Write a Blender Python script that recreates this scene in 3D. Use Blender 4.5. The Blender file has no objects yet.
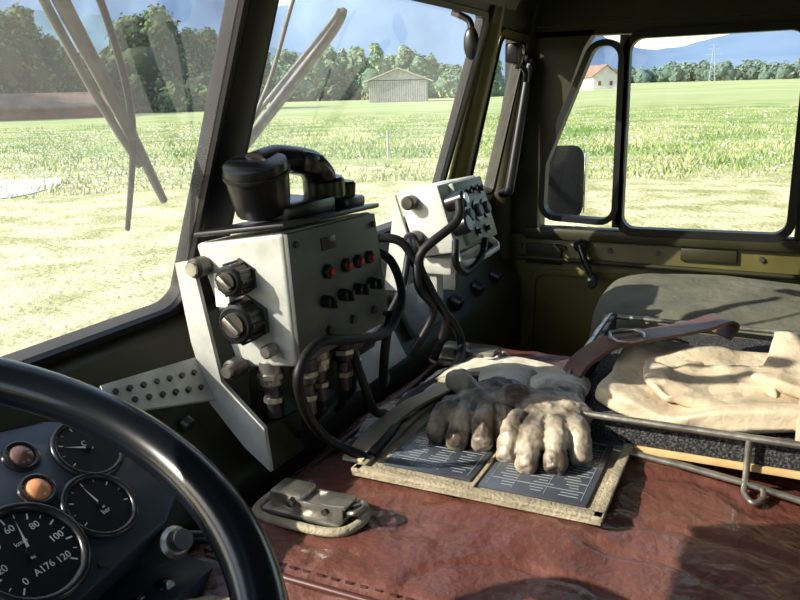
import bpy, bmesh, math, random
from mathutils import Vector, Matrix, noise
random.seed(7)
EYE=2.4   # eye height above the field; cab parts are modelled relative to eye level, then lifted
V=Vector
# ------------------------------------------------------------------ materials
def mat(name,col,rough=.6,metal=0,col2=None,scale=8,bump=0,bscale=None,detail=6,spec=.5,lo=.35,hi=.65,coat=0,bd=.01):
    m=bpy.data.materials.new(name);m.use_nodes=True
    nt=m.node_tree;b=nt.nodes['Principled BSDF']
    b.inputs['Base Color'].default_value=(*col,1);b.inputs['Roughness'].default_value=rough
    b.inputs['Metallic'].default_value=metal;b.inputs['Specular IOR Level'].default_value=spec
    b.inputs['Coat Weight'].default_value=coat
    tc=nt.nodes.new('ShaderNodeTexCoord')
    if col2:
        n=nt.nodes.new('ShaderNodeTexNoise');n.inputs['Scale'].default_value=scale;n.inputs['Detail'].default_value=detail
        r=nt.nodes.new('ShaderNodeValToRGB');r.color_ramp.elements[0].color=(*col,1);r.color_ramp.elements[1].color=(*col2,1)
        r.color_ramp.elements[0].position=lo;r.color_ramp.elements[1].position=hi
        nt.links.new(tc.outputs['Object'],n.inputs['Vector']);nt.links.new(n.outputs['Fac'],r.inputs['Fac']);nt.links.new(r.outputs['Color'],b.inputs['Base Color'])
    if bump:
        n2=nt.nodes.new('ShaderNodeTexNoise');n2.inputs['Scale'].default_value=bscale or scale*4;n2.inputs['Detail'].default_value=8
        bp=nt.nodes.new('ShaderNodeBump');bp.inputs['Strength'].default_value=bump;bp.inputs['Distance'].default_value=bd
        nt.links.new(tc.outputs['Object'],n2.inputs['Vector']);nt.links.new(n2.outputs['Fac'],bp.inputs['Height']);nt.links.new(bp.outputs['Normal'],b.inputs['Normal'])
    return m
M={}
M['olive']=mat('olive_paint',(.075,.067,.017),.36,0,(.115,.102,.030),9,.04,60,spec=.45)
M['olive_d']=mat('olive_paint_dark',(.020,.020,.009),.5,0,(.032,.030,.013),9,.03,60,spec=.3)
M['ceil']=mat('headliner',(.030,.028,.016),.8,0,(.045,.04,.022),14,.2,120,spec=.2)
M['rub']=mat('black_rubber',(.007,.007,.008),.5,spec=.3)
M['blk']=mat('black_plastic',(.008,.008,.010),.32)
M['bakelite']=mat('black_bakelite',(.005,.007,.011),.25,coat=.2)
M['grey']=mat('radio_grey_paint',(.31,.31,.28),.42,0,(.53,.535,.49),14,.10,50,lo=.28,hi=.50,detail=12)
M['greyf']=mat('radio_front_shaded',(.060,.066,.064),.5,0,(.110,.115,.11),16,.05,50,detail=10)  # darker grey: shade of the rear-facing radio front is put into the colour
M['greyg']=mat('radio_green_grey',(.20,.255,.20),.5,0,(.29,.34,.27),12,.05,50)
M['steel']=mat('worn_steel',(.48,.46,.40),.35,.8,(.25,.23,.2),40,.1,90)
M['arm']=mat('wiper_arm_paint',(.16,.15,.13),.45,.2,(.09,.085,.08),40)
M['steel_d']=mat('dark_steel',(.12,.11,.10),.4,.7,(.06,.055,.05),40)
M['leather']=mat('oxblood_leather',(.100,.028,.020),.27,0,(.205,.092,.072),4.5,.35,90,lo=.36,hi=.72,coat=.25,detail=8)
M['pipe']=mat('leather_piping',(.08,.024,.018),.4)
M['canvas']=mat('cream_canvas',(.44,.35,.235),.85,0,(.62,.52,.37),7,.6,26,bd=.012)
M['canvas2']=mat('webbing_canvas',(.42,.36,.25),.9,0,(.26,.22,.15),30,.4,260)
M['olivec']=mat('olive_canvas',(.090,.090,.064),.9,0,(.14,.135,.095),9,.5,40)
M['strap']=mat('brown_leather',(.085,.034,.018),.45,0,(.15,.065,.035),20,.1,120)
M['felt']=mat('speckled_felt',(.012,.012,.013),.95,0,(.13,.13,.13),320,.6,300,lo=.45,hi=.75)
M['wood']=mat('plywood',(.48,.30,.13),.6,0,(.6,.42,.2),25,.1,60)
M['glove']=mat('glove_leather',(.085,.062,.045),.42,0,(.44,.375,.285),20,.4,45,detail=5,lo=.40,hi=.58)
M['glovecuff']=mat('glove_cuff_cloth',(.74,.69,.58),.85,0,(.58,.52,.41),30,.5,50)
M['dash']=mat('dash_enamel',(.030,.038,.055),.4,0,(.040,.05,.068),10)
M['dial']=mat('dial_black',(.006,.006,.007),.4)
M['white']=mat('white_marking',(.75,.75,.68),.5)
M['ink']=mat('plate_print',(.30,.32,.34),.5)
M['red']=mat('red_lens',(.45,.015,.01),.2)
M['amber']=mat('amber_lens',(.75,.32,.14),.2)
M['clear']=mat('lens_grey',(.16,.09,.07),.15)
M['bezel']=mat('bezel_black',(.02,.02,.022),.22)
M['barn']=mat('weathered_boards',(.46,.45,.43),.9,0,(.36,.35,.34),.9)
M['barnroof']=mat('barn_roof',(.40,.36,.34),.8,0,(.30,.27,.26),.5)
M['tile']=mat('tile_roof',(.22,.13,.10),.8,0,(.28,.17,.13),.6)
M['shedroof']=mat('shed_roof',(.12,.075,.055),.8,0,(.18,.12,.09),.6)
M['plaster']=mat('white_plaster',(.62,.60,.56),.9,0,(.56,.54,.5),.5)
M['brownwall']=mat('timber_wall',(.13,.05,.03),.9,0,(.20,.085,.055),.6)
M['dark']=mat('dark_opening',(.08,.075,.07),.9)
M['pylon']=mat('pylon_steel_hazy',(.30,.36,.42),.8)  # sky-blue distance haze is mixed into the steel colour
M['mirrorback']=mat('mirror_housing',(.006,.006,.007),.7,spec=.15)
M['mirror']=mat('mirror_glass',(.8,.8,.8),.03,1)
M['plate']=mat('printed_data_plate',(.045,.052,.068),.2,0,(.10,.11,.13),7)  # lighter tone paints in the grey-blue sheen of the plates
def glassmat(name,dust):
    g=bpy.data.materials.new(name);g.use_nodes=True;nt=g.node_tree;nt.nodes.clear()
    o=nt.nodes.new('ShaderNodeOutputMaterial');mx=nt.nodes.new('ShaderNodeMixShader');tr=nt.nodes.new('ShaderNodeBsdfTransparent');gl=nt.nodes.new('ShaderNodeBsdfGlossy')
    tl_=nt.nodes.new('ShaderNodeBsdfTranslucent');tl_.inputs[0].default_value=(.9,.9,.88,1);m2=nt.nodes.new('ShaderNodeMixShader')
    tc=nt.nodes.new('ShaderNodeTexCoord');nz_=nt.nodes.new('ShaderNodeTexNoise');nz_.inputs['Scale'].default_value=5;nz_.inputs['Detail'].default_value=8
    mr_=nt.nodes.new('ShaderNodeMapRange');mr_.inputs['To Min'].default_value=dust*.5;mr_.inputs['To Max'].default_value=dust*1.5
    nt.links.new(tc.outputs['Object'],nz_.inputs['Vector']);nt.links.new(nz_.outputs['Fac'],mr_.inputs['Value']);nt.links.new(mr_.outputs[0],m2.inputs[0])
    tr.inputs[0].default_value=(.97,.98,.97,1);gl.inputs['Roughness'].default_value=.02;mx.inputs[0].default_value=.03
    nt.links.new(tr.outputs[0],mx.inputs[1]);nt.links.new(gl.outputs[0],mx.inputs[2]);nt.links.new(mx.outputs[0],m2.inputs[1]);nt.links.new(tl_.outputs[0],m2.inputs[2]);nt.links.new(m2.outputs[0],o.inputs[0]);return g
M['glass']=glassmat('window_glass',.01);M['wglass']=glassmat('windshield_glass',.05)
# ------------------------------------------------------------------ builder
CAB=[]
class B:
    def __init__(s,name,cab=True,sharp=38):
        s.bm=bmesh.new();s.name=name;s.mats=[];s.cab=cab;s.sharp=sharp;s.kids=[]
    def mi(s,k):
        if k not in s.mats:s.mats.append(k)
        return s.mats.index(k)
    def add(s,verts,faces,k):
        i=s.mi(k);vs=[s.bm.verts.new(v) for v in verts];out=[]
        for f in faces:
            try:
                fc=s.bm.faces.new([vs[j] for j in f]);fc.material_index=i;out.append(fc)
            except ValueError:pass
        return vs,out
    def hexa(s,c,k,bev=0,seg=2):
        vs,fs=s.add(c,[(0,3,2,1),(4,5,6,7),(0,1,5,4),(1,2,6,5),(2,3,7,6),(3,0,4,7)],k)
        if bev:
            ed=list({e for f in fs for e in f.edges})
            bmesh.ops.bevel(s.bm,geom=ed,offset=bev,segments=seg,profile=.5,affect='EDGES',material=s.mi(k))
    def box(s,c,size,k,rot=None,bev=0,seg=2):
        x,y,z=[q/2 for q in size];c=V(c)
        co=[V(q) for q in [(-x,-y,-z),(x,-y,-z),(x,y,-z),(-x,y,-z),(-x,-y,z),(x,-y,z),(x,y,z),(-x,y,z)]]
        if rot is not None:co=[rot@q for q in co]
        s.hexa([q+c for q in co],k,bev,seg)
    def prism(s,poly,d,k,bev=0):
        poly=[V(p) for p in poly];d=V(d);n=len(poly)
        vs,fs=s.add(poly+[p+d for p in poly],[tuple(range(n))[::-1],tuple(range(n,2*n))]+[(i,(i+1)%n,(i+1)%n+n,i+n) for i in range(n)],k)
        if bev:
            ed=list({e for f in fs for e in f.edges})
            bmesh.ops.bevel(s.bm,geom=ed,offset=bev,segments=2,profile=.5,affect='EDGES',material=s.mi(k))
    def tube(s,pts,r,k,seg=12,closed=False,sm=6,flat=1.0,caps=True,up=None):
        pts=[V(p) for p in pts];n=len(pts)
        rs=list(r) if isinstance(r,(list,tuple)) else [r]*n
        P=[];Rr=[]
        if sm>1 and n>2:
            rng=n if closed else n-1
            for i in range(rng):
                g=lambda j:(pts[j%n] if closed else pts[max(0,min(n-1,j))])
                p0,p1,p2,p3=g(i-1),g(i),g(i+1),g(i+2)
                for q in range(sm):
                    t=q/sm
                    P.append(.5*((2*p1)+(p2-p0)*t+(2*p0-5*p1+4*p2-p3)*t*t+(3*p1-p0-3*p2+p3)*t**3))
                    Rr.append(rs[i%n]*(1-t)+rs[(i+1)%n]*t)
            if not closed:P.append(pts[-1]);Rr.append(rs[-1])
        else:P=pts;Rr=rs
        m=len(P);vs=[];nrm=None
        for i in range(m):
            if closed:T=P[(i+1)%m]-P[i-1]
            else:T=P[min(m-1,i+1)]-P[max(0,i-1)]
            T.normalize()
            if nrm is None:
                a=V(up) if up else (V((0,0,1)) if abs(T.z)<.9 else V((1,0,0)))
                nrm=(a-T*a.dot(T)).normalized()
            else:nrm=(nrm-T*nrm.dot(T)).normalized()
            bn=T.cross(nrm)
            for j in range(seg):
                a=2*math.pi*j/seg
                vs.append(P[i]+nrm*math.cos(a)*Rr[i]*flat+bn*math.sin(a)*Rr[i])
        fs=[]
        for i in range(m if closed else m-1):
            for j in range(seg):
                a=i*seg+j;b=i*seg+(j+1)%seg;i2=(i+1)%m
                fs.append((a,b,i2*seg+(j+1)%seg,i2*seg+j))
        if not closed and caps:fs+= [tuple(range(seg))[::-1],tuple((m-1)*seg+j for j in range(seg))]
        s.add(vs,fs,k)
    def cyl(s,a,b,r,k,r2=None,seg=24,bev=0):
        a=V(a);b=V(b);r2=r if r2 is None else r2
        if bev:
            d=(b-a).normalized()*bev
            s.tube([a,a+d*.001,a+d,b-d,b-d*.001,b],[r-bev,r-bev,r,r2,r2-bev,r2-bev],k,seg,sm=1)
        else:s.tube([a,b],[r,r2],k,seg,sm=1)
    def ribbon(s,pts,w,th,k,sm=6):
        pts=[V(p) for p in pts];n=len(pts);P=[]
        for i in range(n-1):
            g=lambda j:pts[max(0,min(n-1,j))]
            p0,p1,p2,p3=g(i-1),g(i),g(i+1),g(i+2)
            for q in range(sm):
                t=q/sm;P.append(.5*((2*p1)+(p2-p0)*t+(2*p0-5*p1+4*p2-p3)*t*t+(3*p1-p0-3*p2+p3)*t**3))
        P.append(pts[-1]);w=V(w);vs=[]
        for i,p in enumerate(P):
            T=(P[min(len(P)-1,i+1)]-P[max(0,i-1)]).normalized();N=T.cross(w).normalized()*th/2
            vs+=[p-w/2-N,p+w/2-N,p+w/2+N,p-w/2+N]
        fs=[]
        for i in range(len(P)-1):
            for j in range(4):fs.append((i*4+j,i*4+(j+1)%4,(i+1)*4+(j+1)%4,(i+1)*4+j))
        m=len(P)-1;fs+=[(3,2,1,0),(m*4,m*4+1,m*4+2,m*4+3)]
        s.add(vs,fs,k)
    def pillow(s,c,size,k,rot=None,e=.35,amp=.006,fr=9,n=28,fold=0,ff=14,fa=.6):
        c=V(c);hx,hy,hz=[q/2 for q in size];vs=[];fs=[]
        sg=lambda a,p:math.copysign(abs(a)**p,a)
        for i in range(n+1):
            ph=-math.pi/2+math.pi*i/n
            for j in range(2*n):
                th=2*math.pi*j/(2*n)
                q=V((hx*sg(math.cos(ph),e)*sg(math.cos(th),e),hy*sg(math.cos(ph),e)*sg(math.sin(th),e),hz*sg(math.sin(ph),e*1.3)))
                if rot is not None:q=rot@q
                q=q+c
                nv=noise.noise_vector(q*fr)*amp+noise.noise_vector(q*fr*3)*amp*.35
                if fold:
                    u=(q.x*math.cos(fa)+q.y*math.sin(fa));w_=(-q.x*math.sin(fa)+q.y*math.cos(fa))
                    h=noise.noise(V((u*ff,w_*ff*.3,q.z*4)));h2=noise.noise(V((u*ff*.4,w_*ff*1.1,5+q.z*4)))
                    nv=nv+V((0,0,(fold*(1-abs(h)*3.2)+fold*.7*(1-abs(h2)*3.2))*.5))
                vs.append(q+nv)
        for i in range(n):
            for j in range(2*n):
                fs.append((i*2*n+j,i*2*n+(j+1)%(2*n),(i+1)*2*n+(j+1)%(2*n),(i+1)*2*n+j))
        s.add(vs,fs,k)
    def ring(s,pts,w,th,k,off=0,rad=.028):
        pts=[V(p) for p in pts];nrm=(pts[1]-pts[0]).cross(pts[-1]-pts[0]).normalized()
        def rounded(rad,o):
            P=[];n=len(pts)
            for i in range(n):
                a=(pts[i-1]-pts[i]).normalized();b=(pts[(i+1)%n]-pts[i]).normalized()
                an=a.angle(b);bis=(a+b).normalized()
                c0=pts[i]-bis*(o/math.sin(an/2))
                R=rad+o;t=R/math.tan(an/2);ctr=c0+bis*(R/math.sin(an/2))
                s0=c0+a*t-ctr;s1=c0+b*t-ctr
                for q in range(7):
                    u=q/6;v=s0.slerp(s1,u) if s0.angle(s1)>1e-4 else s0
                    P.append(ctr+v.normalized()*R)
            return P
        I=rounded(rad,0);O=rounded(rad,w);n=len(I)
        d0=nrm*(off-th/2);d1=nrm*(off+th/2)
        vs=[p+d0 for p in I]+[p+d0 for p in O]+[p+d1 for p in I]+[p+d1 for p in O]
        fs=[]
        for i in range(n):
            j=(i+1)%n
            fs+=[(i,j,n+j,n+i),(2*n+i,3*n+i,3*n+j,2*n+j),(i,2*n+i,2*n+j,j),(n+i,n+j,3*n+j,3*n+i)]
        s.add(vs,fs,k)
        return I,nrm
    def done(s):
        bm=s.bm;bmesh.ops.recalc_face_normals(bm,faces=bm.faces)
        for f in bm.faces:f.smooth=True
        for e in bm.edges:
            if len(e.link_faces)==2 and e.calc_face_angle(0)>math.radians(s.sharp):e.smooth=False
        me=bpy.data.meshes.new(s.name);bm.to_mesh(me);bm.free()
        for k in s.mats:me.materials.append(M[k])
        ob=bpy.data.objects.new(s.name,me);bpy.context.scene.collection.objects.link(ob)
        if s.cab:CAB.append(ob)
        s.ob=ob;return ob
def quick(name,vs,fs,k,parent=None):
    me=bpy.data.meshes.new(name);me.from_pydata(vs,[],fs);me.materials.append(M[k]);me.update()
    ob=bpy.data.objects.new(name,me);bpy.context.scene.collection.objects.link(ob);ob.parent=parent;return ob
def label(parent,txt,loc,size,e1,e2,k='white'):
    e1=V(e1).normalized();e2=V(e2).normalized();n=e1.cross(e2)
    cu=bpy.data.curves.new('marking','FONT');cu.body=txt;cu.size=size;cu.align_x='CENTER';cu.align_y='CENTER';cu.extrude=.0002
    ob=bpy.data.objects.new('marking_text',cu);bpy.context.scene.collection.objects.link(ob)
    m=Matrix((e1,e2,n)).transposed().to_4x4();m.translation=V(loc);ob.parent=parent;ob.matrix_world=m
    cu.materials.append(M[k])
# ------------------------------------------------------------------ cab shell
XL,XR=-.325,1.875;XC=.775
b=B('floor');b.box((XC,.0,-1.33),(2.3,1.6,.04),'olive_d');b.done()
b=B('ceiling');b.box((XC,-.1,.235),(2.34,1.36,.05),'ceil',bev=.01);b.done()
b=B('wall_rear')
b.box((XC,-.76,-.86),(2.3,.04,1.0),'olive_d');b.box((XC,-.76,.17),(2.3,.04,.1),'olive_d')
for x,w in ((-.2,.35),(.775,.5),(1.75,.35)):b.box((x,-.76,-.12),(w,.04,.5),'olive_d')
b.done()
b=B('wall_left')
b.box((XL-.02,-.1,-.83),(.04,1.4,.98),'olive_d');b.box((XL-.02,-.1,.17),(.04,1.4,.09),'olive_d')
b.box((XL-.02,-.5,-.1),(.04,.6,.5),'olive_d');b.box((XL-.02,.56,-.1),(.04,.1,.5),'olive_d');b.done()
b=B('wall_right')
b.box((XR+.03,-.1,.178),(.06,1.36,.072),'olive_d')
b.box((XR+.03,-.48,-.5),(.06,.62,1.28),'olive_d')
b.done()
# passenger door
b=B('door_1')
T=.045
b.box((XR+T/2,.225,-.79),(T,.76,.90),'olive',bev=.006)
b.prism([(XR,-.16,.14),(XR,.605,.14),(XR,.605,.118),(XR,-.16,.118)],(T,0,0),'olive_d')
b.box((XR+T/2,-.10,-.1),(T,.10,.48),'olive_d')
b.prism([(XR,.395,.13),(XR,.605,.13),(XR,.605,-.345),(XR,.512,-.345),(XR,.512,-.17),(XR,.42,.09)],(T,0,0),'olive_d')
b.ring([(XR,.313,-.315),(XR,-.032,-.313),(XR,-.032,.108),(XR,.313,.106)],.018,.03,'rub')
b.ring([(XR,.50,-.290),(XR,.338,-.298),(XR,.338,.096),(XR,.392,.092),(XR,.496,-.17)],.014,.034,'rub')
b.box((XR,.326,-.10),(.03,.020,.43),'blk')
b.box((XR+.01,.20,-.338),(.05,.70,.03),'olive_d',bev=.008)
b.ring([(XR-.004,.52,-.80),(XR-.004,-.08,-.80),(XR-.004,-.08,-.44),(XR-.004,.52,-.44)],.012,.012,'olive')
b.tube([(XR-.012,.56,-.40),(XR-.012,-.1,-.405)],.006,'olive_d',sm=1)
for i in range(7):b.cyl((XR,.56-i*.11,-.372),(XR-.006,.56-i*.11,-.372),.006,'steel_d',seg=10)
b.box((XR-.004,.50,-.39),(.012,.09,.05),'olive_d',bev=.004)
b.box((XR-.004,.12,-.37),(.012,.12,.03),'olive_d',bev=.004)
b.add([(XR+.02,.32,-.32),(XR+.02,-.05,-.32),(XR+.02,-.05,.11),(XR+.02,.32,.11)],[(0,1,2,3)],'glass')
b.add([(XR+.02,.51,-.30),(XR+.02,.33,-.30),(XR+.02,.33,.10),(XR+.02,.385,.10),(XR+.02,.50,-.17)],[(0,1,2,3,4)],'glass')
b.done()
b=B('window_crank')
b.cyl((XR+.01,.405,-.36),(XR-.035,.405,-.36),.016,'blk',bev=.003)
b.tube([(XR-.03,.405,-.36),(XR-.045,.39,-.39),(XR-.05,.37,-.43)],[.009,.008,.007],'blk')
b.cyl((XR-.045,.368,-.432),(XR-.09,.362,-.436),.013,'bakelite',bev=.004);b.done()
# windshield frames
def W(x,z,o=0):return V((x,.57-.41*z+o,z))
WN=V((0,1,.41)).normalized()
b=B('window_frame_front')
for q in ([W(-.0,-.252),W(.752,-.252),W(.724,.128),W(.10,.128)],[W(.822,-.252),W(1.575,-.252),W(1.468,.136),W(.786,.136)]):
    b.ring(q,.032,.016,'rub',off=-.006)
    b.ring(q,.010,.024,'rub',off=-.004)
    b.add([v.copy() for v in q],[(0,1,2,3)],'wglass')
b.prism([W(-.33,.155,-.01),W(1.60,.155,-.01),W(1.60,.235,-.02),W(-.33,.235,-.02)],WN*.05,'olive_d')
b.prism([W(.758,-.29,-.010),W(.815,-.29,-.010),W(.780,.17,-.010),W(.731,.17,-.010)],WN*.032,'rub',bev=.003)
b.prism([W(-.33,-.30,-.02),W(-.03,-.30,-.02),W(.06,.2,-.02),W(-.33,.2,-.02)],WN*.05,'olive_d')
b.prism([W(-.33,-.36,-.02),W(1.62,-.36,-.02),W(1.62,-.28,-.02),W(-.33,-.28,-.02)],WN*.05,'olive_d')
b.tube([(1.632,.668,-.32),(1.624,.648,-.25),(1.538,.530,.10),(1.518,.505,.20)],.020,'olive',seg=10,sm=3)
q=[V((1.652,.625,-.215)),V((1.757,.607,-.225)),V((1.822,.55,.104)),V((1.61,.535,.108))]
b.ring(q,.02,.02,'olive',rad=.015);b.ring(q,.005,.026,'rub',rad=.015);b.add([v.copy() for v in q],[(0,1,2,3)],'glass')
b.prism([(1.60,.665,-.5),(1.90,.60,-.5),(1.90,.598,-.235),(1.60,.655,-.235)],(0,.03,0),'olive_d')
b.prism([(1.48,.505,.125),(1.90,.545,.125),(1.90,.53,.22),(1.48,.48,.22)],(0,.03,0),'olive_d')
b.tube([(1.84,.60,-.40),(1.838,.60,-.22),(1.876,.560,.10),(1.878,.55,.2)],.028,'olive_d',seg=10,sm=3)
b.done()
b=B('grab_handle')
b.tube([(1.80,.585,-.235),(1.78,.565,-.225),(1.78,.558,-.20),(1.826,.535,.03),(1.832,.53,.06),(1.855,.545,.075)],[.011,.011,.012,.012,.011,.010],'blk')
b.done()
b=B('window_latch')
b.box((1.62,.505,.075),(.03,.03,.04),'blk',bev=.006);b.cyl((1.62,.49,.075),(1.62,.50,.045),.008,'steel_d')
b.tube([(1.62,.50,.06),(1.64,.485,.04),(1.65,.488,.02)],.006,'blk');b.done()
b=B('map_lamp')
b.tube([(1.345,.53,.135),(1.345,.50,.12),(1.343,.495,.10)],.006,'blk')
b.pillow((1.343,.495,.082),(.022,.026,.055),'blk',e=.8,amp=0,n=10);b.done()
b=B('unseen_shade_visor')  # out-of-view visor, added to throw shade on the rear of the engine cover
b.prism([W(-.20,.145,-.045),W(.375,.145,-.045),W(.375,-.055,-.055),W(-.20,-.055,-.055)],(0,.010,0),'blk',bev=.003)
b.tube([W(-.22,.15,-.04),W(.38,.15,-.04)],.006,'steel_d',sm=1);b.done()
# dashboard
b=B('dashboard')
prof=[(.70,-.262),(.655,-.272),(.615,-.345),(.555,-.452),(.55,-.60),(.62,-1.3),(.70,-1.3)]
b.prism([(-.32,y,z) for y,z in prof],(2.18,0,0),'olive_d',bev=.006)
r60=Matrix.Rotation(math.radians(62),3,'X')
b.box((1.07,.575,-.385),(.17,.12,.012),'grey',rot=r60,bev=.003)
b.cyl((1.05,.578,-.385),(1.05,.562,-.393),.026,'blk',bev=.003);b.cyl((1.12,.58,-.37),(1.12,.565,-.378),.010,'steel_d')
b.box((1.30,.58,-.385),(.16,.09,.012),'greyf',rot=r60,bev=.003)
for x in (.60,.66,.86,1.12,1.42,1.55,1.68):b.cyl((x,.60,-.365),(x,.592,-.37),.009,'steel_d',seg=12)
for x in (1.45,1.58,1.70):b.cyl((x,.58,-.41),(x,.555,-.42),.014,'blk',bev=.003)
b.done()
# ------------------------------------------------------------------ engine cover
def cover_z(x,y):
    z=-.452
    if y<.16:z-= .10*(.16-y)+.12*(.16-y)**2
    return z
def ez(d,R=.05):
    if d<0:return -.3
    if d>R:return 0
    return -(R-math.sqrt(max(0,R*R-(R-d)**2)))
b=B('engine_cover',sharp=60)
x0,x1,y0,y1=.495,1.355,-.66,.535;nx,ny=170,200;vs=[];fs=[]
for i in range(nx+1):
    x=x0+(x1-x0)*i/nx
    for j in range(ny+1):
        y=y0+(y1-y0)*j/ny
        z=cover_z(x,y)+ez(x-x0,.06)+ez(x1-x,.05)+ez(y1-y,.04)
        p=V((x,y,0))
        z+=.007*noise.noise(p*5)+.0034*noise.noise(V((x*9,y*24,1)))+.0024*noise.noise(V((x*30,y*14,4)))+.0010*noise.noise(p*45)
        cr=abs(noise.noise(V((x*11+y*5,y*7,8))));z-=.0035*max(0,1-cr*9)
        z-=.004*math.exp(-((x-.565)/.006)**2)
        vs.append((x,y,z))
for i in range(nx):
    for j in range(ny):fs.append((i*(ny+1)+j,(i+1)*(ny+1)+j,(i+1)*(ny+1)+j+1,i*(ny+1)+j+1))
base=len(vs);per=[i*(ny+1) for i in range(nx+1)]+[nx*(ny+1)+j for j in range(1,ny+1)]+[i*(ny+1)+ny for i in range(nx-1,-1,-1)]+[j for j in range(ny-1,0,-1)]
for q in per:vs.append((vs[q][0],vs[q][1],-1.3))
m=len(per)
for i in range(m):fs.append((per[i],per[(i+1)%m],base+(i+1)%m,base+i))
b.add(vs,fs,'leather')
b.tube([(.553,y,cover_z(.553,y)+.000) for y in [.49-.06*i for i in range(18)]],.004,'pipe',seg=8,sm=2)
b.tube([(.56+.06*i,.497,-.4525) for i in range(13)],.004,'pipe',seg=8,sm=2)
for i in range(60):
    y=.48-.016*i;b.box((.572,y,cover_z(.572,y)-.001),(.0012,.007,.003),'pipe')
b.done()
def latch(name,x,y,s=1):
    b=B(name);z=-.448
    b.tube([(x-.03,y+.05,z),(x-.035,y,z),(x-.03,y-.05,z),(x,y-.065,z+.001),(x+.03,y-.05,z),(x+.035,y,z),(x+.03,y+.05,z),(x,y+.06,z)],.006,'canvas2',closed=True,flat=.8)
    b.box((x,y,z+.003),(.05,.10,.006),'steel',bev=.002)
    b.box((x,y+.022,z+.014),(.036,.042,.022),'steel',bev=.004)
    b.box((x,y-.018,z+.016),(.03,.07,.006),'steel',rot=Matrix.Rotation(-.12,3,'X'),bev=.002)
    b.box((x-.015,y-.015,z+.012),(.004,.07,.014),'steel',bev=.001);b.box((x+.015,y-.015,z+.012),(.004,.07,.014),'steel',bev=.001)
    b.cyl((x-.024,y+.012,z+.018),(x+.024,y+.012,z+.018),.005,'steel_d',seg=12)
    b.cyl((x-.021,y-.03,z+.014),(x+.021,y-.03,z+.014),.004,'steel_d',seg=12)
    b.tube([(x-.008,y-.05,z+.012),(x-.012,y-.062,z+.016),(x,y-.068,z+.018),(x+.012,y-.062,z+.016),(x+.008,y-.05,z+.012)],.003,'steel',seg=8)
    return b.done()
latch('cover_latch',.668,.437);latch('cover_latch',1.215,.455)
# ------------------------------------------------------------------ radio 1
def lerp4(q,u,v):return (q[0]*(1-u)+q[1]*u)*(1-v)+(q[3]*(1-u)+q[2]*u)*v   # q TL TR BR BL
b=B('radio_transceiver')
FTL,FTR,FBR,FBL=V((.710,.48,-.143)),V((.925,.48,-.150)),V((.962,.48,-.312)),V((.722,.48,-.303))
BTL,BTR,BBR,BBL=V((.71,.604,-.163)),V((.925,.604,-.168)),V((.962,.575,-.322)),V((.722,.565,-.315))
b.hexa([FBL,FBR,BBR,BBL,FTL,FTR,BTR,BTL],'grey',.006,3)
front=[FTL,FTR,FBR,FBL];fn=V((0,-1,0))
def onf(u,v,o=0):return lerp4(front,u,v)+fn*o
b.hexa([onf(.012,.985,-.002),onf(.985,.985,-.002),onf(.985,.985,.004),onf(.012,.985,.004),onf(.012,.015,-.002),onf(.985,.015,-.002),onf(.985,.015,.004),onf(.012,.015,.004)],'greyf',.001)
for u in (.34,.54,.68,.82):
    b.cyl(onf(u,.36,.003),onf(u,.36,.012),.009,'blk',bev=.002,seg=16);b.cyl(onf(u,.36,.011),onf(u,.36,.014),.0045,'red',seg=16)
for u in (.28,.46,.63,.80):
    b.cyl(onf(u,.58,.003),onf(u,.58,.018),.008,'blk',bev=.002,seg=16);b.box(onf(u,.58,.02),(.004,.008,.014),'blk',bev=.001)
b.hexa([onf(.32,.20,.003),onf(.47,.20,.003),onf(.47,.20,.006),onf(.32,.20,.006),onf(.32,.10,.003),onf(.47,.10,.003),onf(.47,.10,.006),onf(.32,.10,.006)],'blk',.001)
for u,v in ((.07,.1),(.93,.1),(.93,.9),(.07,.9)):b.cyl(onf(u,v,.003),onf(u,v,.008),.004,'steel_d',seg=10)
for u in (.3,.55,.8):b.cyl(onf(u,.82,.003),onf(u,.82,.009),.006,'steel_d',seg=12)
def conn(y,z,r,x=.716,l=.03,k='blk'):
    b.cyl((x+.004,y,z),(x-.005,y,z),r*1.25,'steel_d',seg=6)
    b.cyl((x,y,z),(x-l,y,z),r,k,bev=.003)
    for i in range(10):
        a=i*math.pi/5;b.cyl((x-.004,y+r*math.cos(a),z+r*math.sin(a)),(x-l+.004,y+r*math.cos(a),z+r*math.sin(a)),r*.13,k,seg=6)
    b.cyl((x-l,y,z),(x-l-.003,y,z),r*.62,'steel_d',seg=16);b.box((x-l-.005,y,z),(.006,r*1.1,r*.3),'steel',rot=Matrix.Rotation(.7,3,'X'),bev=.001)
conn(.542,-.198,.018);conn(.537,-.248,.023)
b.cyl((.712,.592,-.188),(.69,.592,-.188),.012,'steel_d',bev=.003);b.cyl((.69,.592,-.188),(.686,.592,-.188),.008,'steel')
b.cyl((.718,.556,-.308),(.695,.556,-.308),.012,'steel_d',bev=.003);b.cyl((.695,.556,-.308),(.688,.556,-.308),.007,'steel')
b.cyl((.718,.508,-.282),(.70,.508,-.282),.008,'steel',bev=.002)
b.box((.708,.566,-.215),(.006,.02,.04),'white',bev=.001)
b.prism([(.698,y,z) for y,z in ((.625,-.185),(.600,-.180),(.572,-.325),(.553,-.342),(.515,-.375),(.510,-.43),(.545,-.405),(.592,-.355),(.612,-.28))],(.006,0,0),'grey')
b.prism([(.70,.515,-.375),(.70,.51,-.43),(.78,.515,-.437),(.78,.52,-.385)],(0,.005,0),'olive_d')
P0,P1,P2,P3=V((.565,.625,-.292)),V((.703,.61,-.302)),V((.703,.585,-.352)),V((.552,.60,-.315))
nn=(P1-P0).cross(P3-P0).normalized()
if nn.z<0:nn=-nn
b.prism([P0,P1,P2,P3],nn*.004,'grey')
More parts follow.
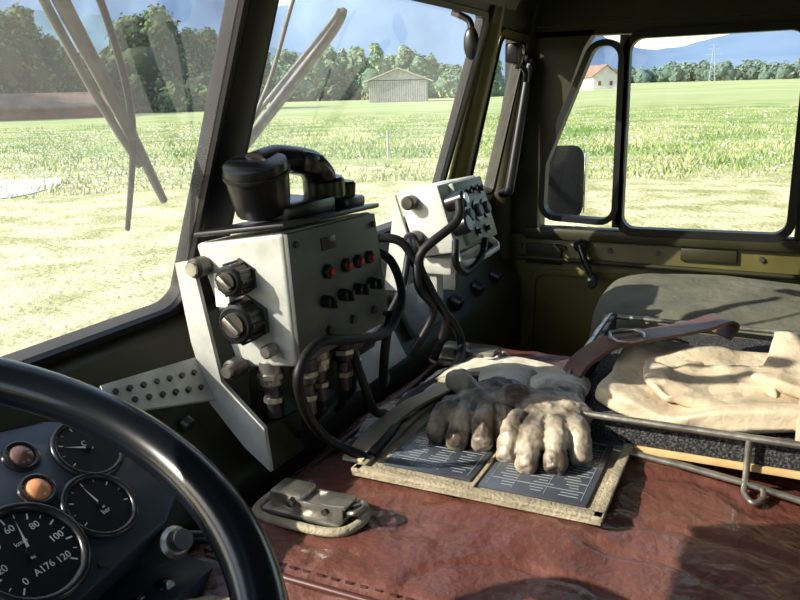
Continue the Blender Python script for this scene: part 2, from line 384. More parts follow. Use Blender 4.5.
for i in range(7):
    for j in range(2):
        c=lerp4([P0,P1,P2,P3],.10+i*.13,.32+j*.36)+nn*.004
        b.cyl(c-nn*.006,c+nn*.0016,.0034,'blk',seg=10)
b.hexa([V(q) for q in ((.705,.475,-.138),(.935,.475,-.146),(.935,.60,-.160),(.705,.60,-.155),(.705,.475,-.132),(.935,.475,-.140),(.935,.60,-.154),(.705,.60,-.149))],'blk',.002)
b.box((.80,.53,-.130),(.11,.07,.018),'blk',bev=.004);b.box((.90,.52,-.135),(.05,.06,.014),'blk',bev=.004)
for x,y,k in ((.733,.525,'steel'),(.755,.49,'steel_d'),(.80,.50,'steel'),(.845,.49,'blk'),(.89,.50,'steel_d')):
    b.cyl((x,y,-.30),(x,y,-.335),.014,k,bev=.003);b.cyl((x,y,-.335),(x+.004,y,-.375),.009,'steel_d');b.cyl((x,y,-.318),(x,y,-.324),.0165,'steel',seg=8)
    b.cyl((x+.002,y,-.350),(x+.002,y,-.356),.012,'steel',seg=8)
    b.tube([(x+.004,y,-.37),(x+.01,y+.01,-.40),(x+.03,y+.03,-.42),(x+.09,y+.05,-.43)],.005,'blk')
b.box((.84,.545,-.335),(.20,.04,.03),'olive_d',bev=.005);b.box((.77,.56,-.37),(.03,.03,.08),'olive_d');b.box((.93,.56,-.37),(.03,.03,.08),'olive_d')
b.done()
# handset on top
b=B('telephone_handset')
ax=V((.28,.06,-1)).normalized();c=V((.742,.53,-.097))
b.tube([c-ax*.030,c-ax*.028,c-ax*.020,c+ax*.012,c+ax*.03,c+ax*.034],[.031,.036,.037,.034,.031,.024],'blk',seg=32,sm=1)
b.tube([c-ax*.018,c-ax*.014],[.0385,.0385],'rub',seg=32,sm=1)
b.tube([(.742,.533,-.074),(.775,.530,-.070),(.812,.527,-.073),(.842,.524,-.081),(.860,.522,-.098),(.864,.52,-.125)],[.019,.022,.021,.023,.024,.018],'blk',flat=.75)
b.box((.828,.526,-.079),(.05,.045,.028),'blk',rot=Matrix.Rotation(.2,3,'Y'),bev=.008)
b.cyl((.868,.52,-.100),(.870,.52,-.128),.027,'blk',bev=.004);b.cyl((.905,.51,-.108),(.905,.512,-.13),.015,'blk',bev=.003)
b.done()
# ------------------------------------------------------------------ radio 2
b=B('radio_control_unit')
q=[V((1.195,.50,-.146)),V((1.385,.50,-.148)),V((1.38,.462,-.262)),V((1.187,.462,-.255))]
K=[V((1.195,.575,-.160)),V((1.385,.575,-.162)),V((1.38,.54,-.272)),V((1.187,.535,-.268))]
b.hexa([q[3],q[2],K[2],K[3],q[0],q[1],K[1],K[0]],'grey',.005)
n2=(q[1]-q[0]).cross(q[3]-q[0]).normalized();n2=n2 if n2.y<0 else -n2
def on2(u,v,o=0):return lerp4(q,u,v)+n2*o
b.hexa([on2(.22,.97,0),on2(.97,.97,0),on2(.97,.97,.010),on2(.22,.97,.010),on2(.22,.03,0),on2(.97,.03,0),on2(.97,.03,.010),on2(.22,.03,.010)],'greyg',.003)
for u,v,r in ((.36,.55,.016),(.60,.52,.017),(.82,.52,.016),(.36,.24,.006),(.50,.22,.006),(.65,.20,.006),(.82,.22,.008),(.45,.82,.007),(.70,.82,.007)):
    b.cyl(on2(u,v,.009),on2(u,v,.013),r*1.15,'blk',seg=20);b.cyl(on2(u,v,.012),on2(u,v,.019),r*.7,'greyf' if r>.012 else 'blk',bev=.002,seg=20)
b.cyl(on2(.08,.3,0),on2(.08,.3,.035),.014,'blk',bev=.003);b.cyl(on2(.08,.65,0),on2(.08,.65,.03),.016,'blk',bev=.003);b.cyl(on2(.08,.3,.034),on2(.08,.3,.038),.009,'steel')
b.cyl((1.195,.545,-.175),(1.172,.545,-.175),.012,'steel_d',bev=.003);b.cyl((1.19,.535,-.235),(1.16,.535,-.235),.014,'blk',bev=.003)
b.prism([(1.19,.575,-.165),(1.19,.60,-.33),(1.19,.56,-.33),(1.19,.545,-.26)],(.006,0,0),'grey')
b.prism([(1.37,.575,-.165),(1.37,.60,-.33),(1.37,.56,-.33),(1.37,.545,-.26)],(.006,0,0),'grey')
b.tube([(1.20,.47,-.255),(1.20,.455,-.275),(1.37,.455,-.28),(1.37,.47,-.262)],.006,'grey',sm=3)
b.box((1.28,.51,-.285),(.15,.06,.03),'grey',bev=.005);b.box((1.23,.53,-.32),(.03,.04,.07),'grey',bev=.004);b.box((1.33,.535,-.32),(.03,.04,.07),'greyf',bev=.004)
b.done()
# cables
b=B('cable_bundle')
b.tube([(.935,.50,-.20),(.955,.47,-.223),(.935,.445,-.269),(.877,.44,-.299),(.80,.445,-.288),(.734,.455,-.273),(.690,.457,-.296),(.705,.46,-.348),(.765,.468,-.41),(.794,.434,-.440)],.0062,'rub')
b.tube([(1.10,.56,-.22),(1.115,.523,-.233),(1.138,.495,-.31),(1.21,.469,-.40),(1.147,.451,-.438),(.98,.465,-.440),(.878,.437,-.440),(.80,.43,-.441)],.0075,'rub')
b.tube([(1.19,.46,-.17),(1.165,.455,-.20),(1.12,.50,-.25),(1.14,.49,-.31),(1.18,.48,-.37),(1.17,.50,-.44)],.0075,'rub')
b.tube([(1.17,.535,-.235),(1.13,.51,-.25),(1.115,.50,-.30),(1.15,.49,-.35),(1.12,.52,-.42)],.007,'rub')
b.tube([(1.16,.535,-.235),(1.12,.52,-.25),(1.09,.52,-.30),(1.04,.54,-.36),(.97,.56,-.39)],.006,'rub')
b.tube([(1.187,.465,-.235),(1.165,.455,-.27),(1.20,.45,-.29),(1.26,.445,-.272),(1.29,.45,-.25)],.006,'rub')
b.tube([(.93,.46,-.29),(.90,.455,-.33),(.92,.47,-.39),(.99,.50,-.41)],.0065,'rub')
b.tube([(.86,.49,-.31),(.85,.465,-.36),(.87,.46,-.41),(.93,.475,-.44)],.006,'rub')
b.done()
# ------------------------------------------------------------------ instrument panel
e1=V((1,0,0));e2=V((0,.8,.6));n=V((0,-.6,.8));O=V((0,.56,-.345))
def ip(x,s,o=0):return O+e1*x+e2*s+n*o
b=B('instrument_panel')
out=[(.0,.088),(.43,.088),(.49,.078),(.53,.055),(.552,.015),(.553,-.035),(.54,-.062),(.51,-.078),(.38,-.09),(.0,-.09)]
b.prism([ip(x,s,0) for x,s in out],-n*.06,'dash',bev=.005)
def gauge(x,s,r,ticks=9,a0=225,sweep=270,needle=140):
    b.tube([ip(x+r*1.06*math.cos(t*math.pi/16),s+r*1.06*math.sin(t*math.pi/16),.003) for t in range(32)],r*.11,'bezel',closed=True,seg=10,sm=1)
    b.cyl(ip(x,s,-.002),ip(x,s,.003),r,'dial',seg=40)
    for i in range(ticks*2-1):
        a=math.radians(a0-sweep*i/(ticks*2-2));L=.14 if i%2==0 else .08
        u=e1*math.cos(a)+e2*math.sin(a);w=n.cross(u)
        p=ip(x,s,.0032)+u*r*(.90-L);p2=ip(x,s,.0032)+u*r*.90
        h=w*r*(.018 if i%2==0 else .010)
        b.add([p-h,p+h,p2+h,p2-h],[(0,1,2,3)],'white')
    a=math.radians(needle);u=e1*math.cos(a)+e2*math.sin(a);w=n.cross(u);p=ip(x,s,.0045)
    b.add([p-w*r*.05-u*r*.15,p+w*r*.05-u*r*.15,p+u*r*.75],[(0,1,2)],'white')
    b.cyl(ip(x,s,.003),ip(x,s,.007),r*.10,'blk',seg=16)
gauge(.502,.028,.031,5,200,220,150);gauge(.468,-.028,.031,5,200,220,95);gauge(.388,-.032,.043,9,225,270,75)
gauge(.30,.03,.03,5);gauge(.25,-.03,.043,9)
for x,s,k in ((.444,.052,'clear'),(.433,.015,'amber')):
    b.tube([ip(x+.0145*math.cos(t*math.pi/12),s+.0145*math.sin(t*math.pi/12),.002) for t in range(24)],.0032,'bezel',closed=True,seg=8,sm=1)
    b.tube([ip(x,s,0),ip(x,s,.004),ip(x,s,.007),ip(x,s,.009)],[.0125,.0115,.008,.001],k,seg=24,sm=1)
for x,s in ((.395,.07),(.54,-.01),(.43,-.075)):b.cyl(ip(x,s,0),ip(x,s,.003),.004,'steel_d',seg=10)
ob=b.done()
for i,t in enumerate(['0','20','40','60','80','100','120']):
    a=math.radians(225-270*i/6);label(ob,t,ip(.388+.027*math.cos(a),-.032+.027*math.sin(a),.0036),.009,e1,e2)
label(ob,'A176',ip(.388,-.05,.0036),.009,e1,e2);label(ob,'km/h',ip(.388,-.020,.0036),.006,e1,e2)
label(ob,'C',ip(.502,.034,.0036),.008,e1,e2);label(ob,'bar',ip(.468,-.036,.0036),.007,e1,e2)
b=B('control_knobs')
b.cyl((.515,.52,-.43),(.508,.485,-.408),.016,'steel',bev=.004);b.cyl((.508,.485,-.408),(.506,.475,-.402),.010,'steel_d')
for x,y,z in ((.47,.50,-.455),(.45,.49,-.465),(.495,.49,-.45)):b.cyl((x,y+.03,z-.02),(x,y,z),.009,'blk',bev=.002);b.cyl((x,y,z),(x,y-.003,z+.002),.005,'steel')
b.tube([(.53,.50,-.42),(.55,.47,-.425),(.56,.44,-.44),(.54,.40,-.47)],.007,'blk')
b.box((.44,.52,-.50),(.22,.10,.10),'dash',bev=.01)
b.done()
b=B('canvas_boot',sharp=80)
b.pillow((.475,.42,-.475),(.08,.11,.06),'canvas2',e=.7,amp=.012,fr=22);b.done()
# steering wheel
b=B('steering_wheel')
tl=math.radians(20);c=V((.158,.385,-.224));w1=V((1,0,0));w2=V((0,math.cos(tl),math.sin(tl)));wn=w1.cross(w2);R=.217
b.tube([c+(w1*math.cos(a*math.pi/24)+w2*math.sin(a*math.pi/24))*R for a in range(48)],.0160,'bakelite',closed=True,seg=20,sm=2)
for a in (60,180,300):
    u=w1*math.cos(math.radians(a))+w2*math.sin(math.radians(a))
    b.tube([c+u*R,c+u*R*.6-wn*.02,c+u*.03-wn*.035],[.009,.009,.013],'blk',flat=.6)
b.tube([c-wn*.06,c-wn*.02,c-wn*.012,c-wn*.008],[.04,.042,.034,.001],'bakelite',seg=28,sm=1)
b.cyl(c-wn*.05,c-wn*.5,.025,'blk');b.done()
# ------------------------------------------------------------------ document pouch
b=B('document_pouch')
z=-.4435
b.box((.91,.285,z-.003),(.30,.30,.004),'canvas2')
for x in (.768,1.055):b.box((x,.285,z+.001),(.014,.305,.006),'canvas2',bev=.002)
for y in (.139,.430):b.box((.91,y,z+.001),(.30,.012,.006),'canvas2',bev=.002)
PL=[(.875,.350,.17,.115),(.865,.218,.165,.125),(1.0,.358,.07,.125),(.99,.214,.085,.138)]
b.box((.86,.286,z+.001),(.18,.005,.004),'canvas2',bev=.001)
for x,y,w_,h_ in PL:
    b.box((x,y,z+.0012),(w_,h_,.003),'plate',bev=.001)
random.seed(3)
for x,y,w_,h_ in PL[:2]:
    for t in (.36,.12,-.10,-.34):b.box((x+w_*t,y,z+.0029),(.0006,h_*.88,.0004),'ink')
    for t in (-.44,-.1,.2,.44):b.box((x,y+h_*t,z+.0029),(w_*.9,.0006,.0004),'ink')
    for i in range(22):
        for j in range(3):
            L_=h_*random.uniform(.08,.22);b.box((x+w_*(.42-.04*i),y+h_*(.27-.29*j)+random.uniform(-.004,.004),z+.0029),(.0012,L_,.0003),'ink')
ob=b.done()
random.seed(11)
b=B('canvas_straps')
b.ribbon([(.78,.445,-.440),(.86,.452,-.436),(.95,.445,-.432),(1.03,.43,-.434),(1.10,.44,-.438)],(0,.028,0),.004,'canvas')
b.ribbon([(1.09,.47,-.442),(1.12,.42,-.428),(1.125,.36,-.425),(1.12,.30,-.428),(1.11,.25,-.44)],(.06,0,0),.006,'glovecuff')
b.ribbon([(1.16,.46,-.442),(1.19,.40,-.436),(1.185,.33,-.436),(1.17,.27,-.441)],(.05,0,0),.005,'glovecuff')
b.ribbon([(1.04,.46,-.441),(1.06,.42,-.434),(1.05,.38,-.43)],(.03,0,0),.004,'glovecuff')
b.done()
# gloves
def glove(name,wrist,palm,tips,thumb,cuff):
    b=B(name,sharp=180)
    wrist=V(wrist);palm=V(palm)
    d=(palm-wrist).normalized();side=V((0,0,1)).cross(d).normalized()
    cen=palm
    rot=Matrix((d,side,V((0,0,1)))).transposed()
    b.pillow(cen,(.105,.094,.040),'glove',rot=rot,e=.75,amp=.008,fr=20,n=20)
    b.tube([cen-d*.03,wrist],[.040,.033],'glove',flat=.5,up=(0,0,1),sm=1,seg=16)
    for i,t in enumerate(tips):
        t=V(t);root=cen+d*.030+side*(.033-.022*i)
        mid=root.lerp(t,.55)+V((0,0,.014))
        b.tube([root-d*.02,root,mid,t,t+(t-mid).normalized()*.007],[.012,.0145,.0150,.0138,.007],'glove',seg=12,sm=5)
    t=V(thumb);sd=side if (t-cen).dot(side)>0 else -side
    root=cen-d*.02+sd*.03;mid=root.lerp(t,.5)+V((0,0,.010))
    b.tube([root-d*.015,root,mid,t,t+(t-mid).normalized()*.006],[.016,.0180,.0170,.0145,.008],'glove',seg=12,sm=5)
    ob=b.done()
    m=ob.modifiers.new('Unify','REMESH');m.mode='VOXEL';m.voxel_size=.0020;m.use_smooth_shade=True
    m=ob.modifiers.new('Soften','SMOOTH');m.iterations=3
    tx=bpy.data.textures.new(name+'_wrinkle','CLOUDS');tx.noise_scale=.016;tx.noise_depth=2
    m=ob.modifiers.new('Wrinkle','DISPLACE');m.texture=tx;m.strength=.007;m.texture_coords='LOCAL'
    k=B(name+'_cuff',cab=False,sharp=80);c=V(cuff);dd=(c-wrist).normalized()
    k.tube([wrist-dd*.012,wrist+dd*.01,wrist.lerp(c,.6),c],[.036,.039,.044,.046],'glovecuff',flat=.42,up=(0,0,1),seg=24)
    ko=k.done();ko.name='cuff';ko.parent=ob
    return ob
glove('work_glove',(1.045,.335,-.422),(.972,.335,-.418),[(.896,.285,-.432),(.868,.305,-.430),(.858,.338,-.430),(.872,.372,-.432)],(.992,.398,-.402),(1.105,.345,-.425))
glove('work_glove',(1.03,.245,-.408),(.950,.238,-.408),[(.875,.182,-.430),(.842,.205,-.432),(.834,.238,-.432),(.850,.268,-.432)],(.935,.302,-.400),(1.09,.262,-.422))
# ------------------------------------------------------------------ tray, bag, strap, cushion
b=B('storage_tray')
def zz(y):return cover_z(0,y)
ya,yb=.235,-.42
def tp(x,y,h):return (x,y,zz(y)+h)
TZ=-.402
def slab(x0_,x1_,y0_,y1_,z0_,z1_,k,bv=.001):
    b.hexa([V((x0_,y0_,z0_)),V((x1_,y0_,z0_)),V((x1_,y1_,z0_)),V((x0_,y1_,z0_)),V((x0_,y0_,z1_)),V((x1_,y0_,z1_)),V((x1_,y1_,z1_)),V((x0_,y1_,z1_))],k,bv)
slab(.955,1.40,yb,.228,-.450,-.441,'wood')
slab(.957,1.395,yb,.224,-.441,-.414,'felt',.003)
b.hexa([V((.965,.226,-.44)),V((1.41,.238,-.44)),V((1.41,.246,-.44)),V((.965,.236,-.44)),V((.965,.226,-.402)),V((1.41,.238,-.395)),V((1.41,.246,-.395)),V((.965,.236,-.402))],'felt',.002)
top=[(.945,yb),(.945,0),(.945,.21),(.955,.236),(.98,.244),(1.38,.252),(1.405,.24),(1.41,.2),(1.41,yb)]
b.tube([(x,y,TZ) for x,y in top],.0045,'steel',sm=4)
b.tube([tp(x,y,.010) for x,y in top],.0042,'steel',sm=4)
for y in (.19,.0,-.2,-.38):b.tube([(.945,y,TZ),tp(.945,y,.010)],.004,'steel',sm=1)
for x in (1.0,1.15,1.3):b.tube([(x,.246,TZ),tp(x,.244,.010)],.004,'steel',sm=1)
b.tube([tp(.945,.0,.010),tp(.93,.0,.004),tp(.915,-.01,.003),tp(.93,-.02,.004),tp(.945,-.02,.010)],.0035,'steel')
for y in (.07,-.12,-.3):b.box(tp(1.1,y,-.002),(.30,.02,.02),'steel_d',bev=.002)
b.done()
b=B('canvas_bag',sharp=80)
r=Matrix.Rotation(.05,3,'Z')
b.pillow((1.10,-.04,-.402),(.26,.46,.042),'canvas',rot=r,e=.34,amp=.020,fr=8,n=72,fold=.018,ff=13,fa=.5)
b.pillow((1.13,-.16,-.378),(.21,.30,.022),'canvas',rot=Matrix.Rotation(-.16,3,'Z'),e=.32,amp=.018,fr=9,n=60,fold=.014,ff=15,fa=2.0)
b.pillow((1.08,.065,-.388),(.16,.15,.018),'canvas',rot=Matrix.Rotation(.35,3,'Z'),e=.45,amp=.018,fr=10,n=44,fold=.012,ff=17,fa=1.2)
b.ribbon([(.965,-.060,-.41),(.985,-.060,-.375),(1.04,-.065,-.358),(1.12,-.070,-.356),(1.22,-.075,-.370)],(0,.022,0),.004,'canvas')
b.done()
b=B('leather_strap',sharp=60)
b.ribbon([(1.085,.245,-.405),(1.105,.232,-.385),(1.135,.200,-.365),(1.165,.155,-.358),(1.200,.115,-.355),(1.235,.080,-.352),(1.265,.055,-.348),(1.285,.045,-.360),(1.275,.055,-.378)],(.036,.030,0),.005,'strap')
b.ribbon([(1.13,.225,-.388),(1.16,.20,-.372),(1.19,.16,-.368),(1.22,.13,-.370),(1.25,.11,-.385)],(.030,.024,0),.005,'strap')
b.tube([(1.118,.185,-.356),(1.158,.205,-.356),(1.175,.170,-.353),(1.135,.150,-.353)],.003,'steel',closed=True,sm=2)
b.tube([(1.138,.195,-.355),(1.154,.160,-.352)],.0025,'steel',sm=1)
b.done()
b=B('passenger_seat',sharp=60)
b.pillow((1.625,-.03,-.466),(.40,.68,.13),'olivec',e=.32,amp=.012,fr=5,n=48,fold=.007,ff=7,fa=.3)
b.box((1.625,-.05,-.62),(.38,.60,.20),'olive_d',bev=.02);b.box((1.625,-.05,-.99),(.30,.50,.62),'olive_d',bev=.02)
b.pillow((1.625,-.47,-.25),(.42,.12,.55),'olivec',e=.35,amp=.01,fr=5,n=24)
b.done()
b=B('driver_seat',sharp=60)
b.pillow((.08,-.25,-.66),(.46,.48,.14),'olivec',e=.35,amp=.008,fr=5,n=24)
b.box((.08,-.25,-.98),(.34,.40,.6),'olive_d',bev=.02)
b.pillow((.08,-.55,-.36),(.46,.12,.5),'olivec',e=.35,amp=.008,fr=5,n=24);b.done()
# ------------------------------------------------------------------ outside of cab
b=B('windshield_wiper')
b.tube([(.524,.600,.11),(.61,.630,.01),(.70,.665,-.072)],.0045,'arm',sm=2)
b.tube([(.54,.60,.125),(.556,.60,.089),(.66,.642,-.02),(.764,.692,-.122)],[.008,.008,.007,.005],'arm')
b.tube([(.575,.60,.12),(.606,.602,.092),(.670,.640,-.02),(.706,.70,-.150)],[.004,.004,.004,.003],'blk')
b.cyl((.55,.58,.15),(.55,.64,.17),.012,'blk');b.done()
b=B('windshield_wiper')
b.tube([(1.065,.59,.12),(1.039,.595,.0906),(.955,.637,-.005),(.862,.672,-.10)],[.006,.008,.008,.005],'steel')
b.tube([(1.05,.59,.12),(1.02,.597,.09),(.92,.65,-.02),(.858,.672,-.09)],.0035,'steel')
b.tube([(.935,.575,.15),(.921,.585,.12),(.915,.62,.03),(.905,.655,-.04)],.003,'arm')
b.cyl((1.06,.58,.15),(1.06,.64,.17),.012,'blk');b.done()
b=B('side_mirror')
b.pillow((2.144,.52,-.245),(.05,.11,.20),'mirrorback',rot=Matrix.Rotation(.35,3,'Z'),e=.45,amp=0,n=24)
b.box((2.150,.462,-.245),(.035,.004,.16),'mirror',bev=.001)
b.tube([(2.16,.53,-.20),(2.10,.58,-.20),(1.95,.62,-.22),(1.92,.60,-.24)],.009,'blk')
b.tube([(2.16,.53,-.29),(2.10,.58,-.30),(1.95,.62,-.32),(1.92,.60,-.33)],.009,'blk');b.done()
for ob in CAB:ob.location.z+=EYE
# ------------------------------------------------------------------ landscape
def sst(a,b_,x):
    t=max(0,min(1,(x-a)/(b_-a)));return t*t*(3-2*t)
def terr(x,y):
    r=math.hypot(x,y);th=math.degrees(math.atan2(y,x))
    k=1-sst(10,19,th)
    return .0108*max(0,r-60)*k+.15*noise.noise(V((x*.02,y*.02,3)))*min(1,r/30)
gm=bpy.data.materials.new('meadow');gm.use_nodes=True;nt=gm.node_tree;bs=nt.nodes['Principled BSDF'];bs.inputs['Roughness'].default_value=1;bs.inputs['Specular IOR Level'].default_value=.1
tc=nt.nodes.new('ShaderNodeTexCoord');L=nt.links
def nz(sc,det=8):
    n_=nt.nodes.new('ShaderNodeTexNoise');n_.inputs['Scale'].default_value=sc;n_.inputs['Detail'].default_value=det;L.new(tc.outputs['Object'],n_.inputs['Vector']);return n_
def ramp(src,a,c1,b_,c2):
    r_=nt.nodes.new('ShaderNodeValToRGB');e=r_.color_ramp.elements;e[0].position=a;e[0].color=(*c1,1);e[1].position=b_;e[1].color=(*c2,1);L.new(src,r_.inputs['Fac']);return r_
mown=ramp(nz(1.1,15).outputs['Fac'],.36,(.31,.31,.13),.62,(.62,.56,.35))
tall=ramp(nz(.22,15).outputs['Fac'],.38,(.15,.25,.06),.62,(.42,.42,.20))
far=ramp(nz(.03,12).outputs['Fac'],.35,(.29,.37,.15),.65,(.43,.46,.24))
ln=nt.nodes.new('ShaderNodeVectorMath');ln.operation='LENGTH';L.new(tc.outputs['Object'],ln.inputs[0])
wob=nz(.12,6);ad=nt.nodes.new('ShaderNodeMath');ad.operation='MULTIPLY_ADD';L.new(wob.outputs['Fac'],ad.inputs[0]);ad.inputs[1].default_value=22;L.new(ln.outputs['Value'],ad.inputs[2])
def mr(a,b_):
    m_=nt.nodes.new('ShaderNodeMapRange');m_.inputs['From Min'].default_value=a;m_.inputs['From Max'].default_value=b_;L.new(ad.outputs[0],m_.inputs['Value']);return m_
def mixc(f,a,b_):
    m_=nt.nodes.new('ShaderNodeMix');m_.data_type='RGBA';L.new(f,m_.inputs[0]);L.new(a,m_.inputs[6]);L.new(b_,m_.inputs[7]);return m_
c1=mixc(mr(30,46).outputs[0],mown.outputs[0],tall.outputs[0]);c2=mixc(mr(80,150).outputs[0],c1.outputs[2],far.outputs[0])
L.new(c2.outputs[2],bs.inputs['Base Color'])
bp=nt.nodes.new('ShaderNodeBump');bp.inputs['Strength'].default_value=.7;bp.inputs['Distance'].default_value=.10;L.new(nz(9,10).outputs['Fac'],bp.inputs['Height']);L.new(bp.outputs[0],bs.inputs['Normal'])
M['meadow']=gm
b=B('grass_field',cab=False,sharp=180)
rs=[0,2,5,8,12,17,23,30,40,52,66,85,110,145,190,250,330,440,600,800,1100,1600,2400,4000,6000];na=120;vs=[(0,0,0)];fs=[]
for r in rs[1:]:
    for i in range(na):
        a=2*math.pi*i/na;x,y=r*math.cos(a),r*math.sin(a);vs.append((x,y,terr(x,y)))
for i in range(na):fs.append((0,1+i,1+(i+1)%na))
for k in range(len(rs)-2):
    for i in range(na):
        a=1+k*na+i;b2=1+k*na+(i+1)%na;fs.append((a,a+na,b2+na,b2))
b.add(vs,fs,'meadow');b.done()
M['blade']=mat('tall_grass',(.15,.25,.06),.8,0,(.44,.45,.22),.25,lo=.40,hi=.60);M['stub']=mat('dry_grass',(.34,.34,.15),.9,0,(.62,.56,.35),.8)
M['petal']=mat('flower_petals',(.8,.8,.76),.8)
def blades(name,N,r0,r1,h0,h1,w0,w1,k,a0=-8,a1=60):
    vs=[];fs=[]
    for i in range(N):
        th=math.radians(random.uniform(a0,a1));r=r0*(r1/r0)**random.random()
        x,y=r*math.cos(th),r*math.sin(th)
        dn=noise.noise(V((x*.12,y*.12,2)))
        if r<r0*1.35 and dn<(random.random()-.5)*.8:continue
        z=terr(x,y)-.02;h=random.uniform(h0,h1)*(1+1.0*noise.noise(V((x*.25,y*.25,0))));w=random.uniform(w0,w1)
        a=random.uniform(0,6.28);dx,dy=w*math.cos(a),w*math.sin(a);q=len(vs);ln_=h*.7
        vs+=[(x-dx,y-dy,z),(x+dx,y+dy,z),(x+random.uniform(-ln_,ln_),y+random.uniform(-ln_,ln_),z+h)];fs.append((q,q+1,q+2))
    quick(name,vs,fs,k)
blades('tall_grass',52000,22,90,.05,.24,.012,.045,'blade')
blades('short_grass',45000,4,32,.015,.05,.004,.012,'stub')
b=B('wildflowers',cab=False);vs=[];fs=[]
for i in range(3600):
    th=math.radians(random.choice([random.uniform(36,57),random.uniform(-3,55)]));r=21*(75/21)**random.random();x,y=r*math.cos(th),r*math.sin(th)
    if noise.noise(V((x*.15,y*.15,9)))<random.uniform(-.5,.2):continue
    z=terr(x,y)+random.uniform(.12,.26);s=random.uniform(.02,.045)*(.6+r/50);k=len(vs)
    vs+=[(x-s,y,z),(x,y-s,z),(x+s,y,z),(x,y+s,z),(x,y,z+s*.6),(x,y,z-s*.6)]
    for q in range(4):fs+=[(k+q,k+(q+1)%4,k+4),(k+(q+1)%4,k+q,k+5)]
b.add(vs,fs,'petal');b.done()
M['gravel']=mat('pale_gravel',(.70,.69,.66),.9,0,(.56,.54,.50),3)
b=B('gravel_patch',cab=False);pl=[]
for i in range(40):
    a=2*math.pi*i/40;rr=1+.45*noise.noise(V((math.cos(a)*1.5,math.sin(a)*1.5,5)))
    x=13.9+4.5*rr*math.cos(a)*.8;y=20.5+2.6*rr*math.sin(a);pl.append((x,y,terr(x,y)+.01))
b.prism(pl[::-1],(0,0,.02),'gravel');b.done()
# trees: solid inner crown + leaf sprays
def treemat(name,c1,c2,sc):
    return mat(name,c1,.9,0,c2,sc,lo=.38,hi=.62,spec=.15)
M['leafL']=treemat('leaves_near',(.035,.065,.026),(.11,.17,.065),.35)
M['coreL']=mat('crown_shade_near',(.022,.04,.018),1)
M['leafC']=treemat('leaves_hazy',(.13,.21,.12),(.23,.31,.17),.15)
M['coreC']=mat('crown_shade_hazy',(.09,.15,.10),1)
M['leafR']=treemat('leaves_far_hazy',(.10,.16,.12),(.17,.24,.16),.08)  # far foliage is paler because distance haze is put into its colour
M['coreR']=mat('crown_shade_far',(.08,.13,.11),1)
M['bark']=mat('bark',(.08,.06,.04),.9)
def tree(b,x,y,h,w,k,blobs,leaves,ls,LV,LF):
    z=terr(x,y);b.cyl((x,y,z-.3),(x,y,z+h*.4),w*.04,'bark',seg=8);rnd=random.random;gs=random.gauss
    for i in range(blobs):
        t=(i+.5)/blobs;zz_=z+h*(.12+.74*t);rad=w*.5*(.36+.36*math.sin(math.pi*min(1,t*.95+.12)))*random.uniform(.8,1.1)
        a=random.uniform(0,6.28);d=w*.32*(1-t*.75)*random.uniform(.4,1.15)
        c=V((x+d*math.cos(a),y+d*math.sin(a),zz_))
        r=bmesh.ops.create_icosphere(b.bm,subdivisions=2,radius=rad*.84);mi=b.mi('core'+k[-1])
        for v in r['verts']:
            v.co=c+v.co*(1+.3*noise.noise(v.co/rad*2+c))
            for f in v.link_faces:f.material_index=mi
        for q in range(leaves//blobs):
            u=V((gs(0,1),gs(0,1),gs(0,1))).normalized()
            p=c+u*(rad*(.78+.4*rnd()));s=ls*(.5+.7*rnd())
            n_=u+V((1.6*rnd()-.8,1.6*rnd()-.8,1.3*rnd()-.3))
            e=n_.cross(V((rnd()-.5,rnd()-.5,rnd()-.5))).normalized()*s;f_=n_.cross(e).normalized()*s*.6
            o=len(LV);LV+=[p-e,p-f_,p+e,p+f_];LF.append((o,o+1,o+2,o+3))
def pol(th,r):
    a=math.radians(th);return r*math.cos(a),r*math.sin(a)
def row(specs,k):
    b=B('tree_row',cab=False,sharp=180);LV=[];LF=[]
    for s in specs:tree(b,*s[:4],k,*s[4:],LV,LF)
    ob=b.done();quick('foliage',LV,LF,k,ob)
S=[(*pol(th,r),h,w,14,2000,.6) for th,r,h,w in ((58,135,21,14),(54.5,150,25,14),(52,160,23,13),(50,165,21,12),(48,165,15,10),(46,170,11,9),(44.6,175,14,11),(43,172,20,14),(41.3,172,22,14),(39.8,175,17,12),(38.4,178,18,11),(37,180,15,11),(35.6,190,13,10),(56,180,25,14),(60,150,23,13),(47,190,13,10),(63,150,23,14))]
S+=[(*pol(random.uniform(35.5,62),random.uniform(158,185)),random.uniform(4,9),random.uniform(6,9),5,450,.55) for i in range(34)]
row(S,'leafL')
S=[]
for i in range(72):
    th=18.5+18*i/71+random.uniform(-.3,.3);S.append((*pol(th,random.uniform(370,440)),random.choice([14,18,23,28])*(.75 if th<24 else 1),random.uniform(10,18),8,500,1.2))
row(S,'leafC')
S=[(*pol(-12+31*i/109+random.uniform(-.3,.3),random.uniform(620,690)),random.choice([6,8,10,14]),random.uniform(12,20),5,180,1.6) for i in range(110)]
row(S,'leafR')
